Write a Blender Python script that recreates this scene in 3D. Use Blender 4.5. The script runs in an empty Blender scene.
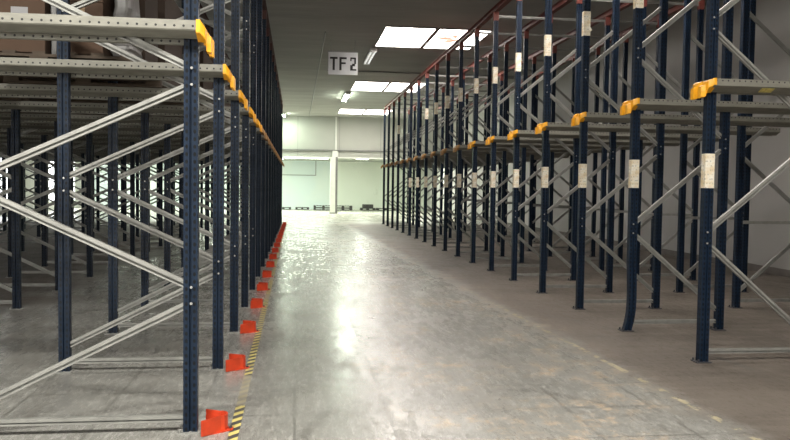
import bpy, bmesh, math, random
from mathutils import Vector, Matrix
random.seed(7)
C = bpy.context.scene.collection
ORD = ['first', 'second', 'third', 'fourth', 'fifth', 'sixth', 'seventh', 'eighth', 'ninth', 'tenth', 'eleventh',
       'twelfth', 'thirteenth', 'fourteenth', 'fifteenth', 'sixteenth', 'seventeenth', 'eighteenth']

# ------------------------------------------------------------------ layout (metres, camera at x=0, y=0)
XL, SL, YL, NL = -0.632, 1.5998, 4.679, 17       # left rack: aisle face, bay pitch, first frame, count
XR, SR, YR, NR = 3.574, 1.4699, 6.242, 18        # right rack
DL, GL = 1.196, 1.478                            # left frame depth, gap to the next frame behind
DR, GR = 1.0215, 1.109                           # right
PW, PD = 0.083, 0.066                            # upright section
POST_H = 4.74
CEIL = 5.58
XWALL_R, XWALL_L = 8.8, -14.0
Y_FRONT, Y_LINTEL, Y_BACK = -7.0, 44.0, 52.2

# ------------------------------------------------------------------ node helpers
class NT:
    def __init__(s, name):
        s.m = bpy.data.materials.new(name); s.m.use_nodes = True
        s.t = s.m.node_tree; s.b = s.t.nodes['Principled BSDF']
        s.tc = None
    def n(s, typ, **kw):
        nd = s.t.nodes.new(typ)
        for k, v in kw.items(): setattr(nd, k, v)
        return nd
    def link(s, a, b): s.t.links.new(a, b)
    def put(s, sock, v):
        if hasattr(v, 'is_linked') or isinstance(v, bpy.types.NodeSocket): s.link(v, sock)
        else: sock.default_value = v
    def obj(s):
        if not s.tc: s.tc = s.n('ShaderNodeTexCoord')
        return s.tc.outputs['Object']
    def xyz(s):
        sp = s.n('ShaderNodeSeparateXYZ'); s.link(s.obj(), sp.inputs[0]); return sp.outputs
    def math(s, op, a, b=0.0, c=0.0, clamp=False):
        nd = s.n('ShaderNodeMath', operation=op); nd.use_clamp = clamp
        s.put(nd.inputs[0], a); s.put(nd.inputs[1], b); s.put(nd.inputs[2], c); return nd.outputs[0]
    def noise(s, scale, detail=3.0, rough=0.55, stretch=None, dist=0.0):
        nd = s.n('ShaderNodeTexNoise'); nd.inputs['Scale'].default_value = scale
        nd.inputs['Detail'].default_value = detail; nd.inputs['Roughness'].default_value = rough
        nd.inputs['Distortion'].default_value = dist
        if stretch:
            mp = s.n('ShaderNodeMapping'); mp.inputs['Scale'].default_value = stretch
            s.link(s.obj(), mp.inputs[0]); s.link(mp.outputs[0], nd.inputs['Vector'])
        else: s.link(s.obj(), nd.inputs['Vector'])
        return nd.outputs['Fac']
    def ramp(s, v, lo, hi, a=0.0, b=1.0):
        nd = s.n('ShaderNodeMapRange'); s.put(nd.inputs[0], v)
        for i, x in enumerate((lo, hi, a, b)): nd.inputs[i+1].default_value = x
        return nd.outputs[0]
    def mix(s, f, a, b):
        nd = s.n('ShaderNodeMix', data_type='RGBA'); s.put(nd.inputs[0], f)
        for sock, v in ((nd.inputs[6], a), (nd.inputs[7], b)):
            if isinstance(v, tuple): v = (*v, 1.0) if len(v) == 3 else v
            s.put(sock, v)
        return nd.outputs[2]
    def color(s, v):
        if isinstance(v, tuple): v = (*v, 1.0)
        s.put(s.b.inputs['Base Color'], v)
    def set(s, rough=None, metal=None, spec=None):
        if rough is not None: s.put(s.b.inputs['Roughness'], rough)
        if metal is not None: s.put(s.b.inputs['Metallic'], metal)
        if spec is not None: s.put(s.b.inputs['Specular IOR Level'], spec)
    def bump(s, h, strength=0.3, dist=0.01):
        nd = s.n('ShaderNodeBump'); nd.inputs['Strength'].default_value = strength
        nd.inputs['Distance'].default_value = dist; s.link(h, nd.inputs['Height'])
        s.link(nd.outputs[0], s.b.inputs['Normal'])

def plain(name, col, rough=0.6, metal=0.0, var=0.12, scale=6.0, stretch=None):
    t = NT(name); f = t.noise(scale, 4, stretch=stretch)
    d = tuple(c*(1-var) for c in col); l = tuple(min(1, c*(1+var)) for c in col)
    t.color(t.mix(t.ramp(f, 0.3, 0.7), d, l)); t.set(rough, metal); return t.m

def emissive(name, col, strength):
    t = NT(name); t.color((0.8, 0.8, 0.8)); t.b.inputs['Emission Color'].default_value = (*col, 1)
    t.b.inputs['Emission Strength'].default_value = strength; return t.m

M = {}
# perforated navy uprights
t = NT('navy_upright'); X, Y, Z = t.xyz()
zz = t.math('ABSOLUTE', t.math('SUBTRACT', t.math('FRACT', t.math('MULTIPLY', Z, 1/0.045)), 0.5))
zz = t.math('MULTIPLY', zz, 0.045/0.0125)
def holes(u, off, half):
    du = t.math('DIVIDE', t.math('SUBTRACT', t.math('ABSOLUTE', u), off), half)
    return t.math('LESS_THAN', t.math('ADD', t.math('MULTIPLY', du, du), t.math('MULTIPLY', zz, zz)), 1.0)
onY = t.math('GREATER_THAN', t.math('ABSOLUTE', Y), PD/2-0.002)
onX = t.math('GREATER_THAN', t.math('ABSOLUTE', X), PW/2-0.002)
h = t.math('MAXIMUM', t.math('MULTIPLY', onY, holes(X, 0.0235, 0.0085)), t.math('MULTIPLY', onX, holes(Y, 0.014, 0.0065)))
base = t.mix(t.ramp(t.noise(9, 4), 0.35, 0.7), (0.0052, 0.0125, 0.027), (0.0092, 0.0205, 0.042))
scr = t.ramp(t.noise(30, 5, 0.7, (1, 1, 0.25)), 0.70, 0.78)
base = t.mix(t.math('MULTIPLY', scr, 0.5), base, (0.06, 0.068, 0.08))
t.color(t.mix(h, base, (0.0015, 0.002, 0.003))); t.set(t.ramp(t.noise(14, 3), 0.3, 0.7, 0.36, 0.55), 0.0, 0.2); M['navy'] = t.m
# perforated galvanised rail (lip holes)
t = NT('galvanised_rail'); X, Y, Z = t.xyz()
a = t.math('DIVIDE', t.math('SUBTRACT', t.math('FRACT', t.math('MULTIPLY', X, 1/0.052)), 0.5), 0.007/0.052)
b = t.math('DIVIDE', t.math('SUBTRACT', Z, 0.052), 0.0070)
h = t.math('LESS_THAN', t.math('ADD', t.math('MULTIPLY', a, a), t.math('MULTIPLY', b, b)), 1.0)
b2 = t.math('DIVIDE', t.math('SUBTRACT', Z, -0.005), 0.0075)
h2 = t.math('MULTIPLY', t.math('LESS_THAN', t.math('ADD', t.math('MULTIPLY', a, a), t.math('MULTIPLY', b2, b2)), 1.0), t.math('LESS_THAN', t.math('ABSOLUTE', Y), 0.0345))
h = t.math('MAXIMUM', h2, t.math('MULTIPLY', h, t.math('GREATER_THAN', t.math('ABSOLUTE', Y), 0.1445)))
base = t.mix(t.ramp(t.noise(7, 5, 0.6, (1, 4, 4)), 0.3, 0.7), (0.175, 0.172, 0.145), (0.25, 0.243, 0.208))
t.color(t.mix(h, base, (0.02, 0.02, 0.02))); t.set(0.5, 0.25); M['rail'] = t.m
M['galv'] = plain('galvanised_brace', (0.28, 0.28, 0.26), 0.45, 0.35, 0.18, 9)
M['bolt'] = plain('zinc_bolt', (0.38, 0.38, 0.37), 0.4, 0.5, 0.05)
M['plate'] = plain('steel_base_plate', (0.30, 0.30, 0.28), 0.6, 0.2, 0.3, 20)
M['plate_dark'] = plain('dark_base_plate', (0.05, 0.05, 0.055), 0.6, 0.1, 0.3, 20)
M['yellow'] = plain('yellow_guide', (0.86, 0.40, 0.015), 0.45, 0, 0.08, 12)
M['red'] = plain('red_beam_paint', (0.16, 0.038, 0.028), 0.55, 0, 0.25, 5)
M['red_dull'] = plain('dull_red_beam_paint', (0.07, 0.026, 0.022), 0.7, 0, 0.25, 5)  # darker copy of the red: shade on the left beams painted in
M['yellow_shaded'] = plain('shaded_yellow_guide', (0.40, 0.215, 0.075), 0.6, 0, 0.2, 12)  # browner copy of the yellow: shade of the far rows put into the colour
M['orange'] = plain('orange_red_guard', (0.56, 0.050, 0.014), 0.42, 0, 0.18, 14)
M['carton'] = plain('brown_cardboard', (0.075, 0.044, 0.027), 0.85, 0, 0.12, 3)
M['carton_dark'] = plain('dark_cardboard', (0.045, 0.029, 0.020), 0.85, 0, 0.12, 3)
M['paper'] = plain('white_paper', (0.30, 0.30, 0.31), 0.8, 0, 0.06, 8)
M['wrap'] = plain('white_wrap', (0.15, 0.147, 0.142), 0.4, 0, 0.2, 14, (1, 1, 0.4))
M['tape'] = plain('clear_brown_tape', (0.30, 0.20, 0.11), 0.3, 0, 0.05)
M['wood'] = plain('pallet_wood', (0.07, 0.052, 0.037), 0.85, 0, 0.3, 5, (1, 8, 8))
M['wood_dark'] = plain('dark_pallet_wood', (0.045, 0.042, 0.04), 0.85, 0, 0.3, 5)
M['black'] = plain('black_lettering', (0.012, 0.012, 0.012), 0.6)
M['sign'] = plain('sign_board', (0.56, 0.57, 0.58), 0.55, 0, 0.06, 4)
M['wire'] = plain('grey_wire', (0.25, 0.25, 0.25), 0.5)
M['housing'] = plain('lamp_housing', (0.62, 0.62, 0.60), 0.5, 0, 0.05)
M['tube_dim'] = emissive('dim_tube', (1.0, 1.0, 0.95), 0.30)
M['tube'] = emissive('lit_tube', (0.86, 1.0, 0.80), 40.0)
M['tube_back'] = emissive('lit_tube_back', (0.90, 1.0, 0.84), 6.0)
M['tube_bay'] = emissive('lit_tube_bay', (1.0, 0.97, 0.9), 6.0)  # tubes of the added lights behind the camera
M['pillar'] = plain('white_pillar', (0.74, 0.75, 0.70), 0.6, 0, 0.06, 3)
M['trim_dark'] = plain('grey_steel_trim', (0.20, 0.20, 0.19), 0.6, 0, 0.15)
# location stickers: yellowed paper with two tones and grey print rows
t = NT('location_sticker'); X, Y, Z = t.xyz()
f = t.ramp(t.noise(16, 5, 0.65), 0.38, 0.68)
base = t.mix(f, (0.78, 0.75, 0.66), (0.66, 0.52, 0.30))
pr = t.math('MULTIPLY', t.math('LESS_THAN', t.math('FRACT', t.math('MULTIPLY', Z, 26.0)), 0.35), t.math('GREATER_THAN', t.noise(60, 2, 0.5, (1, 1, 0.3)), 0.56))
t.color(t.mix(t.math('MULTIPLY', pr, 0.45), base, (0.12, 0.12, 0.10))); t.set(0.7); M['sticker'] = t.m
M['sticker_yellow'] = plain('yellow_rail_sticker', (0.62, 0.52, 0.16), 0.6, 0, 0.3, 40)
# skylights
t = NT('skylight_sheet'); f = t.ramp(t.noise(0.8, 4), 0.3, 0.7)
t.color((0.8, 0.8, 0.8)); t.put(t.b.inputs['Emission Color'], t.mix(f, (1.0, 0.90, 0.83, 1), (1.0, 0.95, 0.90, 1)))
t.b.inputs['Emission Strength'].default_value = 6.0; M['sky'] = t.m
t = NT('stained_skylight_sheet'); X, Y, Z = t.xyz()
sx = t.math('DIVIDE', t.math('ADD', X, 0.2), 0.42); sy = t.math('DIVIDE', Y, 0.60)
r = t.math('ADD', t.math('MULTIPLY', sx, sx), t.math('MULTIPLY', sy, sy))
r = t.math('ADD', r, t.math('MULTIPLY', t.ramp(t.noise(2.6, 5, 0.7), 0.3, 0.7, -1, 1), 1.1))
f = t.ramp(r, 0.35, 1.35, 1.0, 0.0)
t.color((0.8, 0.8, 0.8)); t.put(t.b.inputs['Emission Color'], t.mix(f, (1.0, 0.93, 0.87, 1), (0.062, 0.032, 0.021, 1)))
t.b.inputs['Emission Strength'].default_value = 6.0; M['sky_stained'] = t.m
# worn hazard tape
t = NT('hazard_stripes'); X, Y, Z = t.xyz()
f = t.math('GREATER_THAN', t.math('FRACT', t.math('ADD', t.math('MULTIPLY', Y, 1/0.135), t.math('MULTIPLY', X, -8.0))), 0.5)
st = t.mix(f, (0.60, 0.50, 0.16), (0.05, 0.048, 0.045))
wear = t.ramp(t.noise(1.0, 5, 0.7, (1.5, 0.75, 1)), 0.50, 0.60)
gap = t.math('LESS_THAN', t.math('ABSOLUTE', t.math('SUBTRACT', Y, 5.62)), 0.42)
wear = t.math('MAXIMUM', t.math('MULTIPLY', wear, t.ramp(Y, 6.4, 11.0, 0.15, 0.95)), t.math('MULTIPLY', gap, 0.85), clamp=True)
t.color(t.mix(wear, st, (0.27, 0.25, 0.20))); t.set(0.6); M['hazard'] = t.m
# walls and ceiling
def wallmat(name, c1, c2, stain=0.25, seam=None):
    t = NT(name); f = t.ramp(t.noise(0.5, 5), 0.3, 0.7); col = t.mix(f, c1, c2)
    s = t.ramp(t.noise(1.6, 6, 0.7, (1, 1, 0.4)), 0.60, 0.78); col = t.mix(t.math('MULTIPLY', s, stain), col, (0.25, 0.23, 0.18))
    if seam:
        X, Y, Z = t.xyz(); u = {'x': X, 'y': Y}[seam[0]]
        l = t.math('LESS_THAN', t.math('FRACT', t.math('MULTIPLY', u, 1/seam[1])), 0.03/seam[1])
        col = t.mix(t.math('MULTIPLY', l, 0.5), col, (0.2, 0.2, 0.18))
    t.color(col); t.set(0.7); return t
M['wall'] = wallmat('painted_wall', (0.42, 0.408, 0.388), (0.48, 0.467, 0.445), 0.15).m
M['wall_up'] = wallmat('upper_panel_wall', (0.42, 0.43, 0.39), (0.47, 0.48, 0.44), 0.12, ('x', 2.4)).m
t = wallmat('back_wall', (0.76, 0.80, 0.70), (0.80, 0.83, 0.75), 0.35)
X, Y, Z = t.xyz(); old = t.b.inputs['Base Color'].links[0].from_socket
f = t.math('MULTIPLY', t.math('LESS_THAN', X, 2.3), t.ramp(t.noise(0.6, 3), 0.3, 0.6, 0.5, 1.0))
t.color(t.mix(f, old, (0.68, 0.77, 0.755, 1))); M['wall_back'] = t.m
M['base'] = plain('dark_wall_base', (0.16, 0.145, 0.13), 0.8, 0, 0.2, 3)
t = NT('ceiling_sheet'); f = t.ramp(t.noise(0.7, 5, 0.6, (0.5, 1.6, 1)), 0.3, 0.7)
t.color(t.mix(f, (0.32, 0.314, 0.295), (0.40, 0.392, 0.368))); t.set(0.75)
X, Y, Z = t.xyz(); w = t.math('SINE', t.math('MULTIPLY', Y, 5.2))
t.bump(t.math('ADD', t.math('MULTIPLY', w, 0.10), t.noise(1.2, 4, 0.6, (0.4, 1.8, 1))), 0.55, 0.06); M['ceil'] = t.m
# floor
t = NT('worn_concrete'); X, Y, Z = t.xyz()
n1 = t.ramp(t.noise(0.9, 6, 0.62), 0.3, 0.7); n2 = t.ramp(t.noise(11, 8, 0.75, (1.6, 0.8, 1)), 0.3, 0.7)
st = t.ramp(t.noise(3.0, 10, 0.8, (5.0, 0.9, 1)), 0.25, 0.75)
aisle = t.mix(n1, (0.185, 0.182, 0.165), (0.30, 0.297, 0.272))
aisle = t.mix(t.math('MULTIPLY', n2, 0.6), aisle, (0.20, 0.195, 0.175))
aisle = t.mix(t.math('MULTIPLY', st, 0.45), aisle, (0.40, 0.397, 0.37))
grime = t.math('MULTIPLY', t.ramp(t.noise(1.1, 8, 0.72, (2.2, 0.8, 1)), 0.50, 0.66), 0.55); aisle = t.mix(grime, aisle, (0.135, 0.125, 0.105))
spk = t.math('MULTIPLY', t.ramp(t.noise(13, 6, 0.85, (1.6, 0.8, 1)), 0.52, 0.64), 0.75); aisle = t.mix(spk, aisle, (0.12, 0.115, 0.10))
spl = t.math('MULTIPLY', t.ramp(t.noise(10, 6, 0.85, (2.4, 0.7, 1)), 0.52, 0.64), 0.7); aisle = t.mix(spl, aisle, (0.50, 0.495, 0.46))
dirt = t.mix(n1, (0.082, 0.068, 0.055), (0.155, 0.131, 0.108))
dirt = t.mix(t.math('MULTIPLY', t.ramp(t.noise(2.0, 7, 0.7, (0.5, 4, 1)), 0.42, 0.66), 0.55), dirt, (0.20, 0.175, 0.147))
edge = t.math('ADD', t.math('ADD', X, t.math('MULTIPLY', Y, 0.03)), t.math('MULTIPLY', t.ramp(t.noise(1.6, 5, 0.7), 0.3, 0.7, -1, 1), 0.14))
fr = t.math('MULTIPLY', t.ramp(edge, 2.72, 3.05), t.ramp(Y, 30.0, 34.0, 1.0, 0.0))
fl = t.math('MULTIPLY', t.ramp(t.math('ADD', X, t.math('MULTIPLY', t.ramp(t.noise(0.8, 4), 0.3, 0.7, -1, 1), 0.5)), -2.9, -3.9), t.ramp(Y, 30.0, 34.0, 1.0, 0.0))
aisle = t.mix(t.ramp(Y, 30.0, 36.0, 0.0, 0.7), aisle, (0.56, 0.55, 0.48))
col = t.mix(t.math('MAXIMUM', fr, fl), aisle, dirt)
# slab joints in the aisle
jx = t.math('LESS_THAN', t.math('FRACT', t.math('MULTIPLY', t.math('ADD', X, t.math('MULTIPLY', t.noise(2.5, 2), 0.03)), 1/0.62)), 0.030)
jy = t.math('LESS_THAN', t.math('FRACT', t.math('MULTIPLY', Y, 1/0.62)), 0.036)
j = t.math('MULTIPLY', t.math('MAXIMUM', jx, jy), t.math('SUBTRACT', 1.0, t.math('MAXIMUM', fr, fl)))
j = t.math('MULTIPLY', j, t.ramp(t.noise(1.4, 3), 0.35, 0.62, 0.18, 0.70))
col = t.mix(j, col, (0.085, 0.083, 0.074))
# tan flaking patches
tp = t.math('MULTIPLY', t.ramp(t.noise(5.0, 9, 0.8), 0.50, 0.60), t.ramp(t.noise(0.9, 2), 0.44, 0.58))
tp = t.math('MULTIPLY', tp, t.math('MULTIPLY', t.ramp(X, 0.3, 0.9), t.ramp(X, 3.0, 2.2)))
col = t.mix(t.math('MULTIPLY', tp, 0.95), col, (0.50, 0.40, 0.29))
# remains of a painted edge line on the right
dl = t.math('ABSOLUTE', t.math('SUBTRACT', t.math('ADD', X, t.math('MULTIPLY', Y, 0.040)), 2.965))
ln = t.math('MULTIPLY', t.math('LESS_THAN', dl, 0.028), t.math('GREATER_THAN', t.noise(9, 5, 0.7, (1, 0.8, 1)), 0.53))
ln = t.math('MULTIPLY', ln, t.ramp(Y, 9, 12, 0.75, 0.0)); col = t.mix(ln, col, (0.50, 0.44, 0.28))
# dark tyre arcs
def arc(cx, cy, rad, ylo, yhi):
    dx = t.math('SUBTRACT', X, cx); dy = t.math('SUBTRACT', Y, cy)
    d = t.math('SQRT', t.math('ADD', t.math('MULTIPLY', dx, dx), t.math('MULTIPLY', dy, dy)))
    m = t.ramp(t.math('ABSOLUTE', t.math('SUBTRACT', d, rad)), 0.02, 0.06, 1.0, 0.0)
    return t.math('MULTIPLY', m, t.math('MULTIPLY', t.math('GREATER_THAN', Y, ylo), t.math('LESS_THAN', Y, yhi)))
am = t.math('MAXIMUM', arc(2.1, 6.0, 1.75, 5.9, 7.6), t.math('MAXIMUM', arc(1.2, 4.4, 1.15, 4.4, 5.5), arc(1.9, 7.6, 1.5, 7.8, 9.2)))
am = t.math('MULTIPLY', am, t.ramp(t.noise(4, 4, 0.7), 0.4, 0.6, 0.0, 0.55)); col = t.mix(am, col, (0.10, 0.095, 0.085))
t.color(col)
ro = t.math('ADD', t.math('ADD', t.ramp(st, 0, 1, 0.11, 0.36), t.math('MULTIPLY', t.math('MAXIMUM', grime, spk), 0.3)), t.math('MULTIPLY', t.math('MAXIMUM', fr, fl), 0.30))
t.set(t.math('ADD', ro, t.math('MULTIPLY', j, 0.1)), 0, t.math('MULTIPLY', t.math('SUBTRACT', 1.0, t.math('MAXIMUM', t.math('MULTIPLY', spk, 0.8), t.math('MULTIPLY', j, 0.35))), 0.52))
t.bump(st, 0.05, 0.004); M['floor'] = t.m

# ------------------------------------------------------------------ mesh helpers
def box(bm, x0, x1, y0, y1, z0, z1):
    v = [bm.verts.new(p) for p in ((x0,y0,z0),(x1,y0,z0),(x1,y1,z0),(x0,y1,z0),(x0,y0,z1),(x1,y0,z1),(x1,y1,z1),(x0,y1,z1))]
    for f in ((0,3,2,1),(4,5,6,7),(0,1,5,4),(1,2,6,5),(2,3,7,6),(3,0,4,7)): bm.faces.new([v[i] for i in f])
def boxes(*bs):
    bm = bmesh.new()
    for b in bs: box(bm, *b)
    return bm
def loft(bm, rings):
    rs = [[bm.verts.new(p) for p in r] for r in rings]; n = len(rs[0])
    for a, b in zip(rs, rs[1:]):
        for i in range(n): bm.faces.new((a[i], a[(i+1) % n], b[(i+1) % n], b[i]))
    bm.faces.new(rs[0][::-1]); bm.faces.new(rs[-1])
def cyl(bm, p0, p1, r, seg=12):
    p0, p1 = Vector(p0), Vector(p1); d = (p1-p0).normalized()
    u = d.orthogonal().normalized(); v = d.cross(u)
    loft(bm, [[p + r*(u*math.cos(k*2*math.pi/seg) + v*math.sin(k*2*math.pi/seg)) for k in range(seg)] for p in (p0, p1)])
def mesh(name, bm, mat, bevel=0.0):
    bmesh.ops.recalc_face_normals(bm, faces=bm.faces)
    if bevel:
        bmesh.ops.bevel(bm, geom=list(bm.edges), offset=bevel, segments=2, affect='EDGES', profile=0.6)
    me = bpy.data.meshes.new(name); bm.to_mesh(me); bm.free(); me.materials.append(mat); return me
def put(name, me, parent=None, loc=(0,0,0)):
    o = bpy.data.objects.new(name, me); C.objects.link(o); o.location = loc
    if parent: o.parent = parent
    return o
def obj(name, bm, mat, parent=None, loc=(0,0,0), bevel=0.0): return put(name, mesh(name, bm, mat, bevel), parent, loc)
def tag(o, label, cat, group=None):
    o['label'] = label; o['category'] = cat
    if group: o['group'] = group
    return o
def thing(name, label, cat, loc=(0,0,0), group=None):
    o = bpy.data.objects.new(name, None); C.objects.link(o); o.location = loc; o.empty_display_size = 0.1
    return tag(o, label, cat, group)
def struct(name, bm, mat, bevel=0.0, loc=(0,0,0)):
    o = obj(name, bm, mat, None, loc, bevel); o['kind'] = 'structure'; return o
def copy_tree(o, parent=None):
    c = o.copy(); C.objects.link(c)
    if parent: c.parent = parent
    for ch in list(o.children): copy_tree(ch, c)
    return c

# ------------------------------------------------------------------ building shell
struct('floor', boxes((XWALL_L-.2, XWALL_R+.2, Y_FRONT-.2, Y_BACK+.2, -0.2, 0.0)), M['floor'])
struct('ceiling', boxes((XWALL_L-.2, XWALL_R+.2, Y_FRONT-.2, Y_LINTEL+.15, CEIL, CEIL+0.2)), M['ceil'])
struct('wall_right', boxes((XWALL_R, XWALL_R+.2, Y_FRONT-.2, Y_BACK+.2, 0, CEIL)), M['wall'])
struct('wall_left', boxes((XWALL_L-.2, XWALL_L, Y_FRONT-.2, Y_BACK+.2, 0, CEIL)), M['wall'])
struct('wall_front', boxes((XWALL_L, XWALL_R, Y_FRONT-.2, Y_FRONT, 0, CEIL)), M['wall'])
struct('wall_far', boxes((XWALL_L, XWALL_R, Y_BACK, Y_BACK+.2, 0, 3.6)), M['wall_back'])
struct('wall_above', boxes((XWALL_L, XWALL_R, Y_LINTEL, Y_LINTEL+.15, 3.22, CEIL)), M['wall_up'])
struct('ceiling_back', boxes((XWALL_L, XWALL_R, Y_LINTEL+.15, Y_BACK, 3.30, 3.45)), M['wall_up'])
struct('baseboard_right', boxes((XWALL_R-.03, XWALL_R, Y_FRONT, Y_BACK, 0, 0.13)), M['base'])
struct('trim_1', boxes((XWALL_L, XWALL_R, Y_LINTEL-.10, Y_LINTEL, 3.60, 3.68)), M['trim_dark'])
struct('trim_2', boxes((XWALL_L, XWALL_R, Y_LINTEL-.04, Y_LINTEL, 3.20, 3.27)), M['pillar'])
struct('trim_3', boxes((2.16, 2.26, Y_LINTEL-.10, Y_LINTEL, 3.68, CEIL)), M['pillar'])
# outline of a panel door on the back wall
struct('trim_4', boxes((-1.4, 1.28, Y_BACK-.03, Y_BACK, 2.30, 2.34), (1.24, 1.28, Y_BACK-.03, Y_BACK, 2.34, 3.3)), M['trim_dark'])
# daylit windows in the left wall; last one added to light far bay
for i, (y0, y1) in enumerate(((16, 18), (23, 25.2), (30, 32.2), (37, 39.2), (45, 50))):
    w = struct('window_%d' % (i+1), boxes((XWALL_L, XWALL_L+.03, y0, y1, 0.5, 3.0)), emissive('daylit_glass_%d' % i, (0.93, 0.97, 1.0), 3.0))
    fr = [(XWALL_L, XWALL_L+.07, y0-.06, y0, .44, 3.06), (XWALL_L, XWALL_L+.07, y1, y1+.06, .44, 3.06),
          (XWALL_L, XWALL_L+.07, y0, y1, .44, .5), (XWALL_L, XWALL_L+.07, y0, y1, 3.0, 3.06)]
    k = y0+1.0
    while k < y1-.3: fr.append((XWALL_L+.03, XWALL_L+.07, k-.03, k+.03, .5, 3.0)); k += 1.0
    obj('window_frame', boxes(*fr), M['pillar'], w)

# glowing door panel added behind the camera to light the left rack front
d = struct('door_1', boxes((-10.5, -3.3, Y_FRONT, Y_FRONT+.04, 0.05, 4.2)), emissive('daylit_door_sheet', (1.0, 0.97, 0.90), 3.0))
fr = [(-10.6, -10.5, Y_FRONT, Y_FRONT+.10, 0, 4.3), (-3.3, -3.2, Y_FRONT, Y_FRONT+.10, 0, 4.3), (-10.5, -3.3, Y_FRONT, Y_FRONT+.10, 4.2, 4.3)]
for k in range(1, 6): fr.append((-10.5, -3.3, Y_FRONT+.04, Y_FRONT+.08, k*.7, k*.7+.05))
obj('door_frame', boxes(*fr), M['trim_dark'], d)

# pillar under the lintel
p = thing('pillar', 'white square pillar standing under the beam at the far end of the aisle', 'pillar', (2.08, 43.68, 0))
obj('shaft', boxes((-.20, .10, -.12, .12, 0.06, 3.26)), M['pillar'], p, bevel=.01)
obj('side_channel', boxes((.10, .22, -.06, .06, 0.06, 3.26)), M['trim_dark'], p)
obj('base_plate', boxes((-.24, .24, -.16, .16, 0, .06)), M['trim_dark'], p)
obj('cap_bracket', boxes((-.08, .22, -.10, .20, 3.26, 3.60)), M['pillar'], p)

# ------------------------------------------------------------------ skylights
SKX = [(2.19, 3.46), (3.57, 4.90)]
SKY = [(-1.0, 1.6, 'out of sight behind the camera'), (9.0, 11.6, 'overhead out of frame'), (19.05, 21.68, 'nearest'), (29.0, 31.67, 'middle'), (39.2, 41.7, 'farthest')]
for j, (y0, y1, which) in enumerate(SKY):
    for i, (x0, x1) in enumerate(SKX):
        cx, cy = (x0+x1)/2, (y0+y1)/2; hx, hy = (x1-x0)/2, (y1-y0)/2
        st = (j == 2 and i == 1)
        lab = '%s skylight panel of the %s row in the ceiling%s' % (('left', 'right')[i], which, ', with an orange stain' if st else '')
        s = thing('skylight_panel', lab, 'skylight', (cx, cy, CEIL), 'skylight panels')
        obj('sheet', boxes((-hx, hx, -hy, hy, -.02, 0)), M['sky_stained'] if st else M['sky'], s)
        obj('frame', boxes((-hx-.02, -hx, -hy-.02, hy+.02, -.035, 0), (hx, hx+.02, -hy-.02, hy+.02, -.035, 0),
                           (-hx, hx, -hy-.02, -hy, -.035, 0), (-hx, hx, hy, hy+.02, -.035, 0)), M['trim_dark'], s)

# ------------------------------------------------------------------ lamps
POWER = {'tube': (28, (0.86, 1.0, 0.80)), 'tube_back': (62, (0.90, 1.0, 0.84)), 'tube_bay': (100, (1.0, 0.97, 0.90))}
def batten(loc, ln, lab, tube, axis='y', w=.11):
    t_ = thing('batten_light', lab, 'light', (loc[0], loc[1], loc[2]-.003), 'batten lights')
    def B(a0, a1, b0, b1, z0, z1): return (b0, b1, a0, a1, z0, z1) if axis == 'y' else (a0, a1, b0, b1, z0, z1)
    obj('housing', boxes(B(-ln/2, ln/2, -w/2, w/2, -.07, 0)), M['housing'], t_, bevel=.006)
    bm = bmesh.new(); e = ln/2-.05
    for s in (-1, 1):
        q = s*w*.28
        if axis == 'y': cyl(bm, (q, -e, -.095), (q, e, -.095), .022)
        else: cyl(bm, (-e, q, -.095), (e, q, -.095), .022)
    obj('tube', bm, M[tube], t_)
    if tube in POWER:                                  # the light the tubes give off downwards
        L = bpy.data.lights.new('tube_glow', 'AREA'); L.shape = 'RECTANGLE'; L.energy = POWER[tube][0]*ln; L.color = POWER[tube][1]
        L.size, L.size_y = (w*.9, ln-.12) if axis == 'y' else (ln-.12, w*.9)
        lo = bpy.data.objects.new('tube_glow', L); C.objects.link(lo); lo.parent = t_; lo.location = (0, 0, -.122)
    for s in (-1, 1): obj('end_cap', boxes(B(s*(ln/2)-.05 if s > 0 else -ln/2, ln/2 if s > 0 else -ln/2+.05, -w/2, w/2, -.13, -.07)), M['housing'], t_)
batten((2.18, 23.2, CEIL), 2.3, 'white batten light on the ceiling just past the nearest skylights', 'tube_dim', w=.2)
batten((2.10, 33.6, CEIL), 2.7, 'lit batten light glowing on the ceiling past the middle skylights', 'tube', w=.2)
batten((-.78, 42.6, CEIL), 1.5, 'lit batten light at the ceiling edge by the end of the left rack', 'tube', w=.2)
batten((0.55, 44.75, 3.30), 2.6, 'long lit tube light under the beam left of the white pillar', 'tube_back', 'x')
batten((3.80, 44.75, 3.30), .8, 'short lit light under the beam right of the white pillar', 'tube_back', 'x')
batten((7.2, 44.75, 3.30), 1.6, 'added fill tube light under the beam behind the end of the right rack', 'tube_back', 'x')  # hidden tube, added to brighten the far bay
for x in (-9.5, -5.5, -2.0):
    batten((x, 46.5, 3.30), 2.4, 'added fill tube light in the far bay behind the left rack, %s' % {-9.5: 'leftmost', -5.5: 'middle one', -2.0: 'nearest the aisle'}[x], 'tube_back', 'x')  # more unseen tubes added for far bay brightness

for x, y, wh in ((-2.6, 1.4, 'left'), (.5, .6, 'right')):  # unseen lights added to brighten the nearest left rack
    batten((x, y, CEIL), 1.8, 'added fill light over the cross aisle behind the camera, %s' % wh, 'tube_bay', 'x', .3)
# ceiling conduits
bm = bmesh.new(); cyl(bm, (.70, 20.0, CEIL-.03), (.66, 43.9, CEIL-.03), .022, 8)
tag(obj('conduit', bm, M['wire']), 'thin grey conduit running lengthwise along the ceiling past the sign', 'conduit')
bm = bmesh.new(); cyl(bm, (1.0, 26.4, CEIL-.03), (8.7, 26.5, CEIL-.03), .022, 8)
tag(obj('conduit', bm, M['wire']), 'thin dark conduit crossing the ceiling behind the hanging sign', 'conduit')

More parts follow.
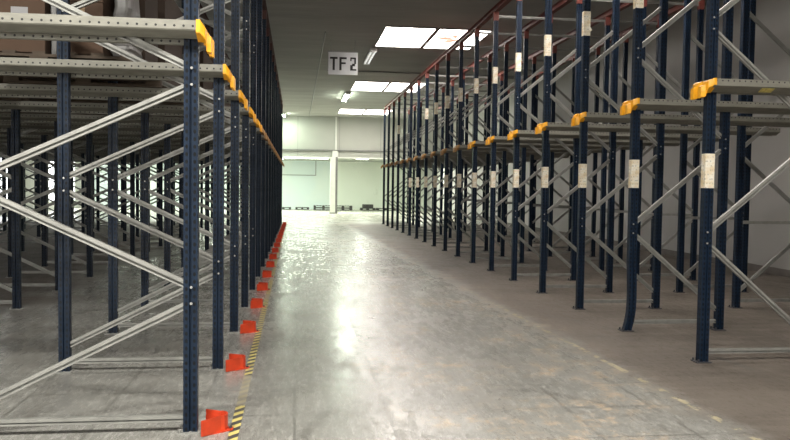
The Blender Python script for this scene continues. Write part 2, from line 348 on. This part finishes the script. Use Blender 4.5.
# ------------------------------------------------------------------ hanging sign
SY = 21.0
sg = thing('hanging_sign', 'pale hanging sign board with black letters TF 2 below the ceiling', 'sign', (1.225, SY, 0))
z0, z1 = 4.61, 5.22
obj('board', boxes((-.405, .405, 0, .03, z0, z1)), M['sign'], sg, bevel=.004)
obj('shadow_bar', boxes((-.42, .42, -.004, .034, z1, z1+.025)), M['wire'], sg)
for s in (-1, 1):
    bm = bmesh.new(); cyl(bm, (s*.33, .015, z1+.02), (s*.33, .015, CEIL), .006, 8); obj('hanging_wire', bm, M['wire'], sg)
def glyph(name, rects): obj(name, boxes(*[(a, b, -.006, 0, c, d) for a, b, c, d in rects]), M['black'], sg)
zt, zb = z1-.13, z0+.12; w = .055
glyph('letter_t', [(-.36, -.15, zt-w, zt), (-.285, -.225, zb, zt-w)])
glyph('letter_f', [(-.10, -.04, zb, zt), (-.04, .10, zt-w, zt), (-.04, .075, (zt+zb)/2-.01, (zt+zb)/2+.04)])
glyph('digit_2', [(.20, .36, zt-w*.8, zt), (.31, .36, (zt+zb)/2, zt-w*.8), (.25, .33, (zt+zb)/2-.06, (zt+zb)/2+.01), (.20, .27, zb+w*.8, (zt+zb)/2-.03), (.20, .37, zb, zb+w*.8), (.20, .235, zt-.1, zt-w*.8)])

# ------------------------------------------------------------------ rack meshes
def upright_bm(bend=False):
    a, b, g, d = PW/2, PD/2, .0075, .016
    prof = [(-a,-b),(-g,-b),(-g,-b+d),(g,-b+d),(g,-b),(a,-b),(a,b),(g,b),(g,b-d),(-g,b-d),(-g,b),(-a,b)]
    zs = [.006, POST_H]
    if bend: zs = [.006, .05, .1, .15, .2, .26, .32, .4, .5, .62, .75, POST_H]
    bm = bmesh.new()
    def dx(z):
        if not bend: return 0
        return -.040*max(0, 1-z/.30)**2 + (.011*math.sin(math.pi*min(1, z/.75)) if z < .75 else 0)
    loft(bm, [[(x+dx(z), y, z) for x, y in prof] for z in zs]); return bm
def channel_bm(p0, p1, w=.046, dep=.030, th=.003, lip=.022, lip2=.011, yo=0.0):
    p0, p1 = Vector(p0), Vector(p1); d = (p1-p0).normalized(); u = Vector((-d.z, 0, d.x)) * (1 if d.x >= 0 else -1); v = Vector((0, 1, 0))
    h, q = w/2, dep/2
    prof = [(-h,q),(h,q),(h,-q),(h-lip,-q),(h-lip,-q+th),(h-th,-q+th),(h-th,q-th),(-h+th,q-th),(-h+th,-q+th),(-h+lip2,-q+th),(-h+lip2,-q),(-h,-q)]
    bm = bmesh.new(); loft(bm, [[p + u*a + v*(b+yo) for a, b in prof] for p in (p0, p1)]); return bm
UP, UPB = mesh('upright', upright_bm(), M['navy']), mesh('upright', upright_bm(True), M['navy'])
TOPB = mesh('top_bracket', boxes((-.047, .047, -.038, .038, POST_H-.16, POST_H+.001)), M['red'])
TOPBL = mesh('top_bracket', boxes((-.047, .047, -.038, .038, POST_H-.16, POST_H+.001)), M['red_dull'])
def plate_bm():
    bm = boxes((-.075, .060, -.060, .060, 0, .008))
    for y in (-.046, .046): cyl(bm, (-.058, y, .008), (-.058, y, .03), .009, 6)
    return bm
PLL, PLR = mesh('base_plate', plate_bm(), M['plate']), mesh('base_plate', plate_bm(), M['plate_dark'])
bm = bmesh.new(); cyl(bm, (0, 0, 0), (0, -.008, 0), .0085, 6); BOLT = mesh('bolt', bm, M['bolt'])
# location sticker: sleeve on the aisle and near faces (aisle side is -x here)
def sticker_bm(flap=False):
    a, b, e, h = PW/2, PD/2, .0022, .15
    bm = boxes((-a-e, a+.001, -b-e, -b, -h, h), (-a-e, -a, -b, b, -h, h))
    if flap:
        loft(bm, [[(.012, -b-e, -.02), (.035, -b-e, -.10), (.030, -b-e-.001, -.105), (.008, -b-e-.001, -.03)], [(.040, -b-.02, -.055), (.060, -b-.022, -.085), (.055, -b-.024, -.092), (.036, -b-.022, -.062)]])
    return bm
STK, STKF = mesh('location_label', sticker_bm(), M['sticker']), mesh('location_label', sticker_bm(True), M['sticker'])

def brace_set(dep, front, back, g, top, horiz):
    """zig-zag between front (x=0) and back (x=dep) node heights, alternating from the lowest"""
    seq = sorted([(z, 0) for z in front] + [(z, 1) for z in back]); out = []
    for (za, sa), (zb, sb) in zip(seq, seq[1:]):
        out.append((sa, za+g, sb, zb-g))
    res = []
    for sa, za, sb, zb in out:
        xa, xb = sa*dep, sb*dep; t0 = .036/dep
        f = lambda t: (xa+(xb-xa)*t, 0, za+(zb-za)*t)
        res.append(('diagonal_brace', mesh('diagonal_brace', channel_bm(f(t0), f(1-t0)), M['galv'])))
    for z in horiz:
        res.append(('horizontal_brace', mesh('horizontal_brace', channel_bm((.036, 0, z), (dep-.036, 0, z), .042), M['galv'])))
    return res, [(s, z) for z, s in seq]
KITS = {
 ('L', 0): brace_set(DL, [.84, 2.15, 3.46], [.15, 1.497, 2.80, 4.11], .049, 4.7, [.085, 4.50]),
 ('L', 1): brace_set(DL, [.15, 1.497, 2.80, 4.11], [.84, 2.15, 3.46], .049, 4.7, [.085, 4.50]),
 ('R', 0): brace_set(DR, [1.105, 2.968], [.15, 2.03, 3.90], .042, 4.7, [.095, 4.66]),
 ('R', 1): brace_set(DR, [.15, 2.03, 3.90], [1.105, 2.968], .042, 4.7, [.095, 1.12, 4.66]),
}
SIDE = {'L': -1, 'R': 1}
MIRROR = {}
def kit_mesh(me, side):
    """kits are drawn with depth towards +x; the left rack runs towards -x"""
    if side == 'R': return me
    if me.name not in MIRROR:
        m2 = me.copy(); m2.transform(Matrix.Scale(-1, 4, (1, 0, 0))); m2.flip_normals(); MIRROR[me.name] = m2
    return MIRROR[me.name]

low_lab = set(range(0, 13)); up_lab = set(range(1, 11)) | {14}
def rack_frame(side, row, fr):
    X0, Y0 = (XL, YL+row*SL) if side == 'L' else (XR, YR+row*SR)
    dep, gap = (DL, GL) if side == 'L' else (DR, GR); sg = SIDE[side]
    x0 = X0 + sg*fr*(dep+gap)
    where = ('aisle side', 'second from the aisle', 'third from the aisle', 'fourth from the aisle')[fr]
    extra = ''
    if side == 'R' and fr == 0 and row == 1: extra = ', bent foot'
    lab = 'navy upright frame in the %s row of the %s rack, %s%s' % (ORD[row], {'L': 'left', 'R': 'right'}[side], where, extra)
    f = thing('upright_frame', lab, 'rack frame', (x0, Y0, 0), 'upright frames of the %s rack' % {'L': 'left', 'R': 'right'}[side])
    braces, nodes = KITS[(side, fr % 2)]
    for k in (0, 1):
        bent = side == 'R' and fr == 0 and row == 1 and k == 0
        u = put('upright', UPB if bent else UP, f, (sg*k*dep, 0, 0))
        if bent: u['label'] = 'upright with a bent scuffed foot'
        put('base_plate', PLL if side == 'L' else PLR, u, (-.035 if bent else 0, 0, 0))
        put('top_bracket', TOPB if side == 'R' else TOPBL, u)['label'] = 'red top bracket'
        if row < 5 and fr == 0:
            for s, z in nodes:
                if s == k and .3 < z < 3.6:
                    for dz in (-.049, .049): put('bolt', BOLT, u, (-.005*sg, -PD/2, z+dz))
        if side == 'R' and fr == 0 and k == 0:
            if row in low_lab: put('location_label', STK, u, (0, 0, 1.69))['label'] = 'yellowed paper location label'
            if row in up_lab:
                l = put('location_label', STKF if row == 2 else STK, u, (0, 0, 3.59))
                l['label'] = 'white paper label, half peeled off' if row == 2 else 'white paper location label'
    for nm, me in braces: put(nm, kit_mesh(me, side), f)
    return f
SPM = mesh('frame_spacer', channel_bm((.0485, 0, 0), (GR-.0485, 0, 0), .042), M['galv'])
for r in range(NL):
    rack_frame('L', r, 0)
    if r >= 1: rack_frame('L', r, 1)
    if r >= 4: rack_frame('L', r, 2)
    if r >= 6: rack_frame('L', r, 3)
for r in range(NR):
    rack_frame('R', r, 0); rack_frame('R', r, 1)
    tag(put('frame_spacer', SPM, None, (XR+DR, YR+r*SR, 4.66)), 'thin grey spacer bar joining the frame tops in the %s row of the right rack' % ORD[r], 'spacer', 'spacer bars of the right rack')

# ------------------------------------------------------------------ pallet rails with yellow end guides
# section (n away from the post centre, z): lip with holes on the lane side, sloped underside, flange at the post
SECS = {'Ln': [(.034, .078), (.150, .086), (.150, .034), (.144, .026), (.070, -.004), (.034, -.001)],
        'Lf': [(.034, .078), (.150, .086), (.150, .034), (.144, .026), (.052, -.026), (.034, -.022)]}
SECS['Rn'] = SECS['Rf'] = [(.034, .062), (.150, .068), (.150, .010), (.142, .004), (.052, -.036), (.034, -.032)]
def rail_mesh(side, sgx, sgn, length, start):
    bm = bmesh.new(); loft(bm, [[(sgx*x, sgn*n, z) for n, z in SECS[side + ('n' if sgn < 0 else 'f')]] for x in (start, length)]); return mesh('rail_beam', bm, M['rail'])
def guide_mesh(side, sgx, sgn, length, start, mat):
    e = .004; lo = -.018 if side == 'L' else -.040; hi = .018 if side == 'L' else 0
    s0 = [(.036, .064+hi+e), (.150+e, .069+hi+e), (.150+e, .016), (.144, .008), (.054, lo-.004), (.036, lo)]
    s2 = [(.036, .050), (.128, .048), (.136, -.006), (.126, -.022), (.066, lo-.014), (.036, lo-.010)]
    s3 = [(.036, .026), (.092, .022), (.100, -.034), (.098, -.080), (.060, -.088), (.036, -.084)]
    s4 = [(.036, .010), (.082, .006), (.090, -.036), (.088, -.086), (.058, -.094), (.036, -.090)]
    bm = bmesh.new(); loft(bm, [[(sgx*x, sgn*n, z) for n, z in q] for q, x in ((s0, start+.022), (s0, start), (s2, start-length*.5), (s3, start-length*.55), (s4, start-length))])
    return mesh('end_guide', bm, M[mat])
RL = {'L': 3*(DL+GL)+DL+.15, 'R': DR+GR+DR+.42}
ZR = {'L': 2.370, 'R': 2.407}
START = {'L': -.066, 'R': -.05}
RM = {(s, k): (rail_mesh(s, SIDE[s], k, RL[s], START[s]), guide_mesh(s, SIDE[s], k, {'L': .058, 'R': .085}[s], START[s], 'yellow'), guide_mesh(s, SIDE[s], k, {'L': .058, 'R': .085}[s], START[s], 'yellow_shaded')) for s in 'LR' for k in (-1, 1)}
for s, N in (('L', NL), ('R', NR)):
    for r in range(N):
        for k in (-1, 1):
            X0, Y0 = (XL, YL+r*SL) if s == 'L' else (XR, YR+r*SR)
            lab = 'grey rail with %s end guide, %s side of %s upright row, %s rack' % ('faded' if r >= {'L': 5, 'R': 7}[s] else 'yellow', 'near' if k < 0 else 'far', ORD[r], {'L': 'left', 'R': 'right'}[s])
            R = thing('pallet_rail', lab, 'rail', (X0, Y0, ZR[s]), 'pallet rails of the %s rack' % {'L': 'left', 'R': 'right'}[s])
            a, b, bf = RM[(s, k)]; old = r >= {'L': 5, 'R': 7}[s]  # far rows take the guide with shade in its colour
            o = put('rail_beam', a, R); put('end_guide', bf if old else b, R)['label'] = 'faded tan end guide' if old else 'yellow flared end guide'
            if s == 'R' and r == 0 and k < 0:
                bm = bmesh.new(); loft(bm, [[(x, -.136, .0013), (x, -.074, -.0263), (x, -.0745, -.0276), (x, -.1365, .0)] for x in (.40, .52)])
                obj('sticker', bm, M['sticker_yellow'], o)['label'] = 'small yellow sticker'

# red beams tying the tops of the uprights along the aisle
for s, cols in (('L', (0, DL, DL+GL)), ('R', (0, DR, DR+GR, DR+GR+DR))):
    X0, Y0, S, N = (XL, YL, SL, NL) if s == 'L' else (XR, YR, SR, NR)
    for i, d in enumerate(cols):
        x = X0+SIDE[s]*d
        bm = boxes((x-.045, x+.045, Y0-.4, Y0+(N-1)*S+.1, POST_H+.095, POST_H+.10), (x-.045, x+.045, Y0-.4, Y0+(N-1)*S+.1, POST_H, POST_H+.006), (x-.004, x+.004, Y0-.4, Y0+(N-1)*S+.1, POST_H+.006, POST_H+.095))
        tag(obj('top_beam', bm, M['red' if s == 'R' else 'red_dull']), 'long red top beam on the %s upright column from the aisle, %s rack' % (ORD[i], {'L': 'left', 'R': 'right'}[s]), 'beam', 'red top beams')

# ------------------------------------------------------------------ red post guards on the left rack
def guard_bms():
    pts = [(.000, -.120), (.060, -.072), (.120, -.022)]
    for k in range(8):
        a = math.radians(-50 + k*(150/7)); pts.append((.112+.050*math.cos(a), .030+.055*math.sin(a)))
    pts += [(.050, .105), (.000, .125)]
    pts = [(x*.86, y) for x, y in pts]
    th, h = .007, .100
    def off(sgn):
        o = []
        for i, p in enumerate(pts):
            a = Vector(pts[max(0, i-1)]); b = Vector(pts[min(len(pts)-1, i+1)]); d = (b-a).normalized(); o.append((p[0]+sgn*d.y*th/2, p[1]-sgn*d.x*th/2))
        return o
    A, B = off(1), off(-1); bm = bmesh.new()
    rings = [[(a[0], a[1], .006), (a[0], a[1], h), (b[0], b[1], h), (b[0], b[1], .006)] for a, b in zip(A, B)]
    loft(bm, rings)
    bf = bmesh.new(); loft(bf, [[(x, y, z) for x, y in ((.0, -.100), (.02, -.095), (.12, -.03), (.175, .005), (.175, .06), (.13, .07), (.05, .10), (.0, .115))] for z in (0, .006)])
    return bm, bf
gb, gf = guard_bms(); GB, GF = mesh('guard_band', gb, M['orange']), mesh('foot_plate', gf, M['orange'])
bm = bmesh.new(); cyl(bm, (.158, .035, .006), (.158, .035, .018), .010, 6); GBO = mesh('anchor_bolt', bm, M['plate_dark'])
g0 = None
for r in range(NL):
    lab = 'red bent steel post guard on the floor beside %s left rack upright from camera' % ORD[r]
    if g0 is None:
        g0 = thing('post_guard', lab, 'guard', (0, 0, 0), 'red post guards'); put('guard_band', GB, g0); put('foot_plate', GF, g0); put('anchor_bolt', GBO, g0); g = g0
    else: g = copy_tree(g0); g['label'] = lab
    g.location = (XL+PW/2+.036, YL+r*SL-.005, 0); g.rotation_euler.z = 0 if r == 0 else random.uniform(-.05, .05)

# hazard tape
tag(obj('hazard_tape', boxes((-.030, .030, 4.0, 31.0, 0, .0015)), M['hazard'], loc=(-.352, 0, 0)), 'worn yellow and black striped floor tape along the left rack', 'tape')

bpy.data.objects['hazard_tape'].rotation_euler.z = .0038

# ------------------------------------------------------------------ pallet loads stored above the left lanes
def pallet_bm(wx, wy, h=.10):
    bm = bmesh.new(); n = 7
    for i in range(n):
        x = -wx/2 + i*(wx-.1)/(n-1); box(bm, x, x+.1, -wy/2, wy/2, h-.022, h)
    for y in (-wy/2, -.05, wy/2-.1):
        box(bm, -wx/2, wx/2, y, y+.1, h-.044, h-.022); box(bm, -wx/2, wx/2, y, y+.1, 0, .022)
        for x in (-wx/2, -.07, wx/2-.14): box(bm, x, x+.14, y, y+.1, .022, h-.044)
    return bm
def carton(x0, x1, y0, y1, z0, z1, lab, group, dark=False, note=None):
    cx, cy = (x0+x1)/2, (y0+y1)/2
    o = thing('carton', lab, 'box', (cx, cy, z0), group); a, b, h = (x1-x0)/2, (y1-y0)/2, z1-z0
    obj('body', boxes((-a, a, -b, b, 0, h)), M['carton_dark' if dark else 'carton'], o, bevel=.006)
    obj('packing_tape', boxes((-.03, .03, -b-.002, -b+.001, h*.72, h+.001), (-.03, .03, -b-.001, b+.001, h-.001, h+.002)), M['tape'], o)
    if note: obj('paper_label', boxes((note[0]-cx, note[1]-cx, -b-.003, -b, note[2]-z0, note[3]-z0)), M['paper'], o)
    return o
def wrapped(x0, x1, y0, y1, z0, z1, lab, group):
    cx, cy = (x0+x1)/2, (y0+y1)/2; a, b, h = (x1-x0)/2, (y1-y0)/2, z1-z0
    rs = []
    for i in range(9):
        z = h*i/8; k = 1-.05*abs(math.sin(i*1.9)) - (.12 if i in (0, 8) else 0); ox = .01*math.sin(i*2.3)
        rs.append([(k*a*math.copysign(abs(math.cos(q))**.45, math.cos(q))+ox, k*b*math.copysign(abs(math.sin(q))**.45, math.sin(q)), z) for q in [j*2*math.pi/20+.15 for j in range(20)]])
    bm = bmesh.new(); loft(bm, rs); return tag(obj('wrapped_bundle', bm, M['wrap'], loc=(cx, cy, z0)), lab, 'bundle', group)
ZP = ZR['L']+.087
for lane in range(1, 8):
    yc = YL+(lane+.5)*SL; y0, y1 = yc-.60, yc+.60
    nm = ORD[lane]; grp = 'stored goods in the left rack'
    for pi, (xa, xb) in enumerate(((-2.78, -1.33), (-4.75, -3.2))):
        if lane == 1 and pi == 1: continue
        xc = (xa+xb)/2
        depth = 'front' if pi == 0 else 'rear'
        tag(obj('wooden_pallet', pallet_bm(xb-xa, 1.36), M['wood'], loc=(xc, yc, ZP)), 'wooden pallet under the %s load in the %s lane of the left rack' % (depth, nm), 'pallet', 'pallets in the left rack')
        z = ZP+.10
        base = 'on the %s pallet in %s left lane' % (depth, nm)
        if lane == 1:
            carton(-2.76, -2.03, y0, y0+.55, z, z+.30, 'wide brown carton with white paper label, lower, %s' % base, grp, note=(-2.30, -2.18, z+.14, z+.285))
            carton(-2.76, -2.03, y0, y0+.55, z+.302, z+.85, 'wide brown carton at left, upper, %s' % base, grp, note=(-2.29, -2.16, z+.31, z+.36))
            wrapped(-2.015, -1.935, y0+.02, y0+.5, z, z+.85, 'narrow white wrapped bundle %s' % base, grp)
            carton(-1.925, -1.58, y0, y0+.55, z, z+.42, 'brown carton beside back post, lower, %s' % base, grp)
            carton(-1.925, -1.58, y0, y0+.55, z+.422, z+.85, 'brown carton beside back post, upper, %s' % base, grp)
            wrapped(-1.54, -1.35, y0, y0+.5, z, z+.16, 'small white wrapped bundle %s' % base, grp)
            wrapped(-1.52, -1.37, y0+.02, y0+.5, z+.162, z+.80, 'tall white wrapped bundle at right end %s' % base, grp)
            carton(-2.76, -2.05, y0+.58, y1, z, z+.85, 'tall brown carton at back left %s' % base, grp, True)
            carton(-2.03, -1.36, y0+.58, y1, z, z+.85, 'tall brown carton at back right %s' % base, grp, True)
        else:
            q = [xa+.02, xa+.5, xa+.98, xb-.02]
            for c in range(3):
                zz_ = z
                for lv in range(2):
                    hh = random.uniform(.42, .62)
                    pos = '%s %s' % (('lower', 'upper')[lv], ('left', 'middle', 'right')[c])
                    if random.random() < .22 and pi == 0 and c < 2: wrapped(q[c]+.02, q[c+1]-.02, y0+.02, y1, zz_, zz_+hh, '%s white wrapped bundle %s' % (pos, base), grp)
                    else:
                        nt = (q[c]+.1, q[c]+.25, zz_+.15, zz_+.32) if random.random() < .4 else None
                        carton(q[c]+.01, q[c+1]-.01, y0, y1, zz_, zz_+hh, '%s brown carton %s' % (pos, base), grp, random.random() < .5, nt)
                    zz_ += hh+.002

# ------------------------------------------------------------------ clutter along the back wall
for x, y, n, wx, lab in ((1.75, 50.6, 2, 1.3, 'left of the white pillar'), (3.05, 50.6, 2, 1.2, 'right of the white pillar'), (4.75, 51.0, 1, 1.0, 'in the middle right of the back wall'),
                         (6.0, 51.0, 1, 1.3, 'near the end of the right rack'), (-.9, 51.2, 1, 1.0, 'near the end of the left rack'), (.35, 51.2, 1, .9, 'left of the stack by the pillar')):
    for k in range(n):
        tag(obj('wooden_pallet', pallet_bm(wx, .8, .15), M['wood_dark'], loc=(x, y, k*.15)), 'dark pallet by the far wall, %s%s' % (lab, (', %s of two' % ('lower', 'upper')[k]) if n == 2 else ''), 'pallet', 'dark pallets by the far wall')
tag(obj('crate', boxes((-.35, .35, -.3, .3, 0, .03), (-.35, -.32, -.3, .3, .03, .24), (.32, .35, -.3, .3, .03, .24), (-.32, .32, -.3, -.27, .03, .24), (-.32, .32, .27, .3, .03, .24)), M['wood_dark'], loc=(4.75, 51.0, .15)), 'small dark open crate standing on a pallet by the far wall', 'crate')

# ------------------------------------------------------------------ world, camera, view
w = bpy.data.worlds.new('World'); bpy.context.scene.world = w; w.use_nodes = True
w.node_tree.nodes['Background'].inputs[0].default_value = (0.8, 0.9, 1.0, 1); w.node_tree.nodes['Background'].inputs[1].default_value = 0.3
f, yaw, pitch, roll = 755.88, .1292, -.0418, .0136
cy, sy = math.cos(yaw), math.sin(yaw)
fw = Vector((sy*math.cos(pitch), cy*math.cos(pitch), math.sin(pitch))); rt = Vector((cy, -sy, 0)); up = rt.cross(fw)
r2 = rt*math.cos(roll)+up*math.sin(roll); u2 = -rt*math.sin(roll)+up*math.cos(roll)
cam = bpy.data.cameras.new('Camera'); co = bpy.data.objects.new('Camera', cam); C.objects.link(co)
co.matrix_world = Matrix(((r2.x, u2.x, -fw.x, 0), (r2.y, u2.y, -fw.y, 0), (r2.z, u2.z, -fw.z, 1.5), (0, 0, 0, 1)))
cam.sensor_fit = 'HORIZONTAL'; cam.sensor_width = 36; cam.lens = f/790*36; cam.clip_end = 200; cam.clip_start = .05
bpy.context.scene.camera = co
vs = bpy.context.scene.view_settings
vs.view_transform = 'Standard'; vs.look = 'None'; vs.gamma = 1; vs.use_curve_mapping = False; vs.exposure = 1.3
bpy.context.scene.cycles.use_denoising = True
bpy.context.scene.cycles.denoiser = 'OPENIMAGEDENOISE'
bpy.context.scene.cycles.denoising_input_passes = 'RGB_ALBEDO_NORMAL'
bpy.context.scene.cycles.denoising_prefilter = 'ACCURATE'
bpy.context.scene.cycles.sample_clamp_indirect = 2.5
bpy.context.scene.cycles.blur_glossy = 1.0
bpy.context.scene.cycles.caustics_reflective = False
bpy.context.scene.cycles.max_bounces = 8
bpy.context.scene.cycles.diffuse_bounces = 5
